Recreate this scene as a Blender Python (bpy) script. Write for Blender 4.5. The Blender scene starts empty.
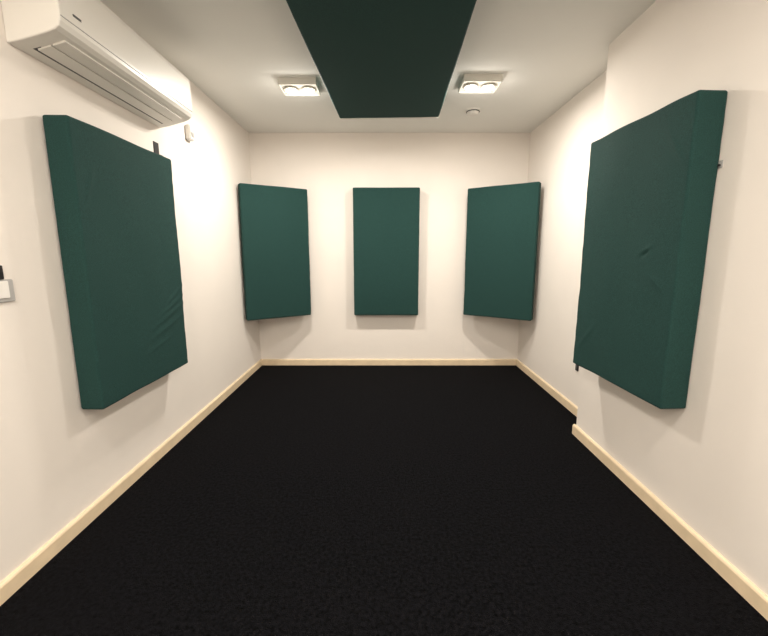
import bpy, bmesh, math
from mathutils import Vector, noise
S=bpy.context.scene
S.view_settings.view_transform='Standard'
S.view_settings.look='None'
COL=S.collection
H=2.4; XL=-1.352; XR=1.462; XN=1.298; D=4.14; YJ=2.475; YB=-1.6

# ---------------------------------------------------------------- materials
def mat(name,col,rough=.8,spec=.3,noise_scale=None,var=0,bump=0,bscale=200,metal=0,emit=None,estr=0,dist=.003):
    m=bpy.data.materials.new(name); m.use_nodes=True
    nt=m.node_tree; b=nt.nodes['Principled BSDF']
    b.inputs['Base Color'].default_value=(*col,1); b.inputs['Roughness'].default_value=rough
    b.inputs['Specular IOR Level'].default_value=spec; b.inputs['Metallic'].default_value=metal
    if emit: b.inputs['Emission Color'].default_value=(*emit,1); b.inputs['Emission Strength'].default_value=estr
    tc=nt.nodes.new('ShaderNodeTexCoord'); src=tc.outputs['Object']
    if noise_scale:
        n=nt.nodes.new('ShaderNodeTexNoise'); n.inputs['Scale'].default_value=noise_scale; n.inputs['Detail'].default_value=5
        nt.links.new(src,n.inputs['Vector'])
        r=nt.nodes.new('ShaderNodeValToRGB'); r.color_ramp.elements[0].position=.3; r.color_ramp.elements[1].position=.7
        r.color_ramp.elements[0].color=(*[c*(1-var) for c in col],1); r.color_ramp.elements[1].color=(*[c*(1+var) for c in col],1)
        nt.links.new(n.outputs['Fac'],r.inputs['Fac']); nt.links.new(r.outputs['Color'],b.inputs['Base Color'])
    if bump:
        n2=nt.nodes.new('ShaderNodeTexNoise'); n2.inputs['Scale'].default_value=bscale; n2.inputs['Detail'].default_value=3
        nt.links.new(tc.outputs['Object'],n2.inputs['Vector'])
        bp=nt.nodes.new('ShaderNodeBump'); bp.inputs['Strength'].default_value=bump; bp.inputs['Distance'].default_value=dist
        nt.links.new(n2.outputs['Fac'],bp.inputs['Height'])
        nt.links.new(bp.outputs['Normal'],b.inputs['Normal'])
    return m
M_wall=mat('painted_plaster',(.84,.785,.73),.75,.2,3,.012,.06,120)
M_ceil=mat('ceiling_paint',(.87,.865,.83),.85,.1,3,.01,.04,120)
M_carpet=mat('black_carpet',(.0036,.0036,.0046),1,.07,70,1,1,240,dist=.006)
M_fab=mat('green_fabric',(.0155,.0505,.0455),.85,.2,260,.28,.6,340)
M_wood=mat('pale_wood_trim',(.78,.63,.44),.45,.4,14,.06)
M_ac=mat('white_plastic',(.82,.795,.745),.35,.45)
M_acd=mat('grey_slot',(.10,.10,.10),.6,.3)
M_white=mat('white_metal',(.82,.80,.76),.4,.4)
M_black=mat('black_plastic',(.012,.012,.013),.4,.4)
M_grey=mat('grey_plastic',(.45,.44,.43),.4,.4)
M_bulb=mat('lamp_glass',(1,.95,.85),.3,.3,emit=(1,.95,.82),estr=20)
M_in=mat('lamp_housing',(.70,.68,.62),.4,.4)
M_ring=mat('lamp_bezel',(.32,.30,.26),.4,.4)

# ---------------------------------------------------------------- helpers
def finish(bm,name,m,parent=None,smooth=False):
    bmesh.ops.recalc_face_normals(bm,faces=bm.faces)
    me=bpy.data.meshes.new(name); bm.to_mesh(me); bm.free()
    o=bpy.data.objects.new(name,me); COL.objects.link(o); me.materials.append(m)
    if smooth:
        for p in me.polygons: p.use_smooth=True
    if parent: o.parent=parent
    return o
def box(name,x0,x1,y0,y1,z0,z1,m,bev=0,parent=None,seg=2):
    bm=bmesh.new(); bmesh.ops.create_cube(bm,size=1)
    for v in bm.verts:
        v.co=Vector(((x0+x1)/2+v.co.x*(x1-x0),(y0+y1)/2+v.co.y*(y1-y0),(z0+z1)/2+v.co.z*(z1-z0)))
    if bev: bmesh.ops.bevel(bm,geom=bm.edges[:],offset=bev,segments=seg,affect='EDGES')
    return finish(bm,name,m,parent)
def cyl(name,c,r1,r2,h,m,parent=None,seg=40,bev=0):
    bm=bmesh.new(); bmesh.ops.create_cone(bm,cap_ends=True,segments=seg,radius1=r1,radius2=r2,depth=h)
    if bev:
        bmesh.ops.bevel(bm,geom=[e for e in bm.edges if abs(e.verts[0].co.z-e.verts[1].co.z)<1e-6],offset=bev,segments=3,affect='EDGES')
    for v in bm.verts: v.co+=Vector(c)
    return finish(bm,name,m,parent)
def empty(name,loc=(0,0,0)):
    e=bpy.data.objects.new(name,None); e.location=loc; COL.objects.link(e); e.empty_display_size=.1; return e
def prism(name,prof,a0,a1,axis,m,parent=None):
    """extrude a 2D profile (p,z) along axis; axis 'y': p=x ; axis 'x': p=y"""
    bm=bmesh.new(); A=[];B=[]
    for p,z in prof:
        A.append(bm.verts.new((p,a0,z) if axis=='y' else (a0,p,z)))
        B.append(bm.verts.new((p,a1,z) if axis=='y' else (a1,p,z)))
    n=len(prof)
    for i in range(n): bm.faces.new((A[i],A[(i+1)%n],B[(i+1)%n],B[i]))
    bm.faces.new(A); bm.faces.new(B[::-1])
    return finish(bm,name,m,parent)

# ---------------------------------------------------------------- room shell
T=.12
box('floor',XL-T,XR+T,YB-T,D+T,-.1,0,M_carpet)
box('ceiling',XL-T,XR+T,YB-T,D+T,H,H+.1,M_ceil)
box('wall_left',XL-T,XL,YB-T,D+T,0,H,M_wall)
box('wall_back',XL,XR,D,D+T,0,H,M_wall)
box('wall_right',XN,XR+T,YB,YJ,0,H,M_wall)
box('wall_right_alcove',XR,XR+T,YJ,D+T,0,H,M_wall)
box('wall_front',XL,XR+T,YB-T,YB,0,H,M_wall)
bh=.068; bt=.016
def bprof(base,s):  # s: direction into room
    return [(base,0),(base+s*bt,0),(base+s*bt,bh-.010),(base+s*(bt-.003),bh-.004),(base+s*(bt-.008),bh),(base,bh)]
prism('baseboard_left',bprof(XL,1),YB,D,'y',M_wood)
prism('baseboard_back',bprof(D,-1),XL+bt,XR-bt,'x',M_wood)
prism('baseboard_right',bprof(XN,-1),YB,YJ+bt,'y',M_wood)
prism('baseboard_right_return',bprof(YJ,1),XN,XR-bt,'x',M_wood)
prism('baseboard_right_alcove',bprof(XR,-1),YJ,D,'y',M_wood)
prism('baseboard_front',bprof(YB,1),XL+bt,XN-bt,'x',M_wood)

# ---------------------------------------------------------------- fabric panels
def lin(a,b,n): return [a+(b-a)*i/n for i in range(n+1)]
def coords(h,r,n):
    f=[-h,-h+r*.2,-h+r*.5,-h+r*.8]
    return f+lin(-h+r,h-r,n)+[-x for x in f[::-1]]
def panel_mesh(name,w,h,t,seed,r=.011,parent=None,wr=1.0,dents=()):
    """upholstered slab: x width, y thickness (front = -y), z height"""
    X=coords(w/2,r,90); Y=coords(t/2,r,8); Z=coords(h/2,r,150)
    bm=bmesh.new()
    def sheet(P,Q,f):
        g=[[bm.verts.new(f(p,q)) for q in Q] for p in P]
        for i in range(len(P)-1):
            for j in range(len(Q)-1): bm.faces.new((g[i][j],g[i+1][j],g[i+1][j+1],g[i][j+1]))
    for s in (-1,1):
        sheet(X,Z,lambda p,q:(p,s*t/2,q)); sheet(Y,Z,lambda p,q:(s*w/2,p,q)); sheet(X,Y,lambda p,q:(p,q,s*h/2))
    bmesh.ops.remove_doubles(bm,verts=bm.verts,dist=1e-5)
    hx,hy,hz=w/2-r,t/2-r,h/2-r
    sd=Vector((seed*3.1,seed*1.7,seed*.9))
    for v in bm.verts:
        c=Vector((max(-hx,min(hx,v.co.x)),max(-hy,min(hy,v.co.y)),max(-hz,min(hz,v.co.z))))
        d=v.co-c; k=v.co.copy()
        if d.length>1e-9: v.co=c+d.normalized()*r
        n=noise.noise(Vector((k.x*5,k.y*5,k.z*3))+sd)*.0032*wr
        e=(abs(k.x)/(w/2))**6
        n+=noise.noise(Vector((k.x*4,0,k.z*20))+sd)*.0014*e*wr
        for dx,dz,ang,ln,wd,amp in dents:      # creases: soft ridges (local x,z)
            ca,sa=math.cos(ang),math.sin(ang)
            a=(k.x-dx)*ca+(k.z-dz)*sa; b=-(k.x-dx)*sa+(k.z-dz)*ca
            n+=amp*math.exp(-(a/ln)**2-(b/wd)**2)
        if k.y<-hy: v.co.y-=n
        if abs(k.x)>hx: v.co.x+=n*.7*(1 if k.x>0 else -1)
        if abs(k.z)>hz: v.co.z+=n*.6*(1 if k.z>0 else -1)
    return finish(bm,name,M_fab,parent,True)
def wall_panel(P,Q,z0,z1,t,seed,wr=1.0,dents=()):
    P=Vector(P);Q=Vector(Q); d=(Q-P); w=d.length; d.normalize()
    back=Vector((-d.y,d.x)); c=(P+Q)/2+back*t/2
    e=empty('acoustic_panel',(c.x,c.y,(z0+z1)/2)); e.rotation_euler=(0,0,math.atan2(d.y,d.x))
    panel_mesh('fabric_slab',w,z1-z0,t,seed,parent=e,wr=wr,dents=dents)
    box('back_frame',-w/2+.02,w/2-.02,t/2-.004,t/2+.004,-(z1-z0)/2+.02,(z1-z0)/2-.02,M_black,parent=e)
    return e
wall_panel((-1.240,1.632),(-1.232,2.380),.528,1.750,.103,1,1.3,
  [(.25,-.22,.35,.13,.012,.005),(.22,-.27,.30,.15,.013,.005),(.27,-.17,.5,.09,.010,.004),(.17,-.34,.25,.14,.014,.004),(.10,-.42,.2,.10,.012,.003),(-.30,.35,1.2,.08,.012,.003)])
wall_panel((1.150,2.300),(1.178,1.575),.553,1.820,.118,2,1.2,
  [(.16,.02,.5,.03,.009,-.006),(.18,.045,.4,.035,.009,.004),(-.25,-.45,.8,.10,.014,.003),(.28,.45,-1.0,.09,.012,.004),(.25,-.1,-.6,.06,.012,.003)])
wall_panel((-.312,4.030),(.358,4.030),.570,1.858,.104,3,.6)
wall_panel((-1.305,3.665),(-.758,4.02),.575,1.840,.075,4,.9)
wall_panel((.825,4.01),(1.388,3.625),.580,1.845,.075,5,.9)

# ceiling panel
e=empty('acoustic_ceiling_panel',(.001,2.205,2.300)); e.rotation_euler=(math.radians(1.5),0,-.034)
o=panel_mesh('fabric_slab',.81,2.4,.06,6,parent=e,wr=.5); o.rotation_euler=(math.pi/2,0,0)
box('end_batten',-.40,.40,1.203,1.218,-.033,.01,M_white,parent=e)
for sx in (-.3,.3):
    for sy,l in ((1,.045),(-.9,.095)): cyl('hanger',(sx,sy,.025+l/2),.010,.010,l,M_white,parent=e,seg=16)

# ---------------------------------------------------------------- air conditioner
ac=empty('air_conditioner',(XL,2.02,1.955))
AY0,AY1=-.485,.487
prof=[(0,0),(0,.285),(.165,.285),(.185,.280),(.197,.268),(.202,.25),(.204,.10),(.202,.075),(.194,.058),(.178,.046),(.15,.036),(.06,.012)]
o=prism('body',prof,AY0,AY1,'y',M_ac,ac)
bv=o.modifiers.new('b','BEVEL'); bv.width=.006; bv.segments=3; bv.limit_method='ANGLE'; bv.angle_limit=math.radians(50)
def slab(name,p0,p1,th,y0,y1,m):
    a=Vector(p0);b=Vector(p1);d=(b-a).normalized();n=Vector((d.y,-d.x))*th
    pr=[tuple(a),tuple(b),tuple(b+n),tuple(a+n)]
    return prism(name,pr,y0,y1,'y',m,ac)
slab('outlet_slot',(.045,.010),(.170,.046),.0025,AY0+.06,AY1-.06,M_acd)
slab('louvre',(.058,.012),(.108,.026),.007,AY0+.065,AY1-.065,M_ac)
slab('louvre_front',(.116,.0275),(.163,.041),.007,AY0+.065,AY1-.065,M_ac)
prism('panel_seam',[(.2,.090),(.2055,.090),(.2055,.0925),(.2,.0925)],AY0+.004,AY1-.004,'y',M_grey,ac)
box('status_display',.2035,.2052,-.42,-.38,.12,.128,M_acd,parent=ac)

# ---------------------------------------------------------------- ceiling lights
def ceiling_light(x,y,power,pw):
    e=empty('ceiling_light',(x,y,H))
    w,d,h,t=.130,.100,.045,.006
    box('rim_a',-w,w,-d,-d+t,-h,0,M_in,parent=e); box('rim_b',-w,w,d-t,d,-h,0,M_in,parent=e)
    box('rim_c',-w,-w+t,-d+t,d-t,-h,0,M_in,parent=e); box('rim_d',w-t,w,-d+t,d-t,-h,0,M_in,parent=e)
    box('backplate',-w+t,w-t,-d+t,d-t,-.034,-.028,M_in,parent=e)
    for s in (-.06,.06):
        cyl('spot_ring',(s,0,-.040),.054,.052,.014,M_ring,parent=e)
        cyl('bulb',(s,0,-.050),.036,.042,.012,M_bulb,parent=e,bev=.004)
        L=bpy.data.lights.new('bulb_light','AREA'); L.shape='DISK'; L.size=.06; L.energy=power; L.color=(1,.93,.83)
        lo=bpy.data.objects.new('bulb_light',L); COL.objects.link(lo); lo.parent=e; lo.location=(s,0,-.062)
        L=bpy.data.lights.new('bulb_spill','POINT'); L.shadow_soft_size=.03; L.energy=pw; L.color=(1,.93,.83)
        lo=bpy.data.objects.new('bulb_spill',L); COL.objects.link(lo); lo.parent=e; lo.location=(s,0,-.13)
ceiling_light(-.598,3.00,13.5,.9); ceiling_light(.668,2.95,13.5,.9)
ceiling_light(-.62,.45,7,1.4); ceiling_light(.62,.45,7,1.4)
ceiling_light(-.62,-.85,13,1.4); ceiling_light(.62,-.85,13,1.4)

# smoke detector
e=empty('smoke_detector',(.749,3.52,H))
cyl('base',(0,0,-.006),.062,.062,.012,M_white,parent=e)
cyl('dome',(0,0,-.026),.040,.052,.026,M_white,parent=e,bev=.005)
cyl('vent_ring',(0,0,-.0125),.056,.056,.006,M_acd,parent=e)

# wall sensor
e=empty('motion_sensor',(XL,2.85,2.03))
box('housing',0,.035,-.035,.035,-.05,.045,M_white,.006,e)
box('lens',.034,.040,-.018,.018,-.03,.0,M_grey,.002,e)
# brackets
e=empty('panel_bracket',(XL,2.445,1.825))
box('plate',0,.004,-.030,.022,-.06,.035,M_black,.001,e); box('hook',.004,.03,-.015,.015,-.05,-.037,M_black,.002,e)
e=empty('panel_bracket',(XN,1.60,1.55))
box('plate',-.004,0,-.034,.012,-.014,.014,M_grey,.001,e); box('hook',-.014,-.004,-.030,-.022,-.008,.0,M_black,.002,e)
# socket right alcove wall
e=empty('wall_socket',(XR,2.84,.37))
box('plate',-.008,0,-.02,.02,-.035,.035,M_black,.002,e); box('insert',-.012,-.008,-.012,.012,-.02,.02,M_acd,.001,e)
# switch on left wall
e=empty('light_switch',(XL,1.37,1.085))
box('plate',0,.008,-.045,.045,-.045,.035,M_grey,.003,e); box('rocker',.008,.014,-.02,.02,-.03,.03,M_white,.002,e)
box('screen_frame',.0,.012,-.06,.010,.036,.085,M_black,.002,e)

# ---------------------------------------------------------------- world, camera
w=bpy.data.worlds.new('world'); S.world=w; w.use_nodes=True
w.node_tree.nodes['Background'].inputs[0].default_value=(.05,.05,.05,1)
c=bpy.data.cameras.new('camera'); co=bpy.data.objects.new('camera',c); COL.objects.link(co)
c.sensor_width=36; c.lens=389.35*36/768; c.clip_start=.02
co.location=(0,0,1.212); co.rotation_euler=(math.pi/2-.1648,0,0)
S.camera=co
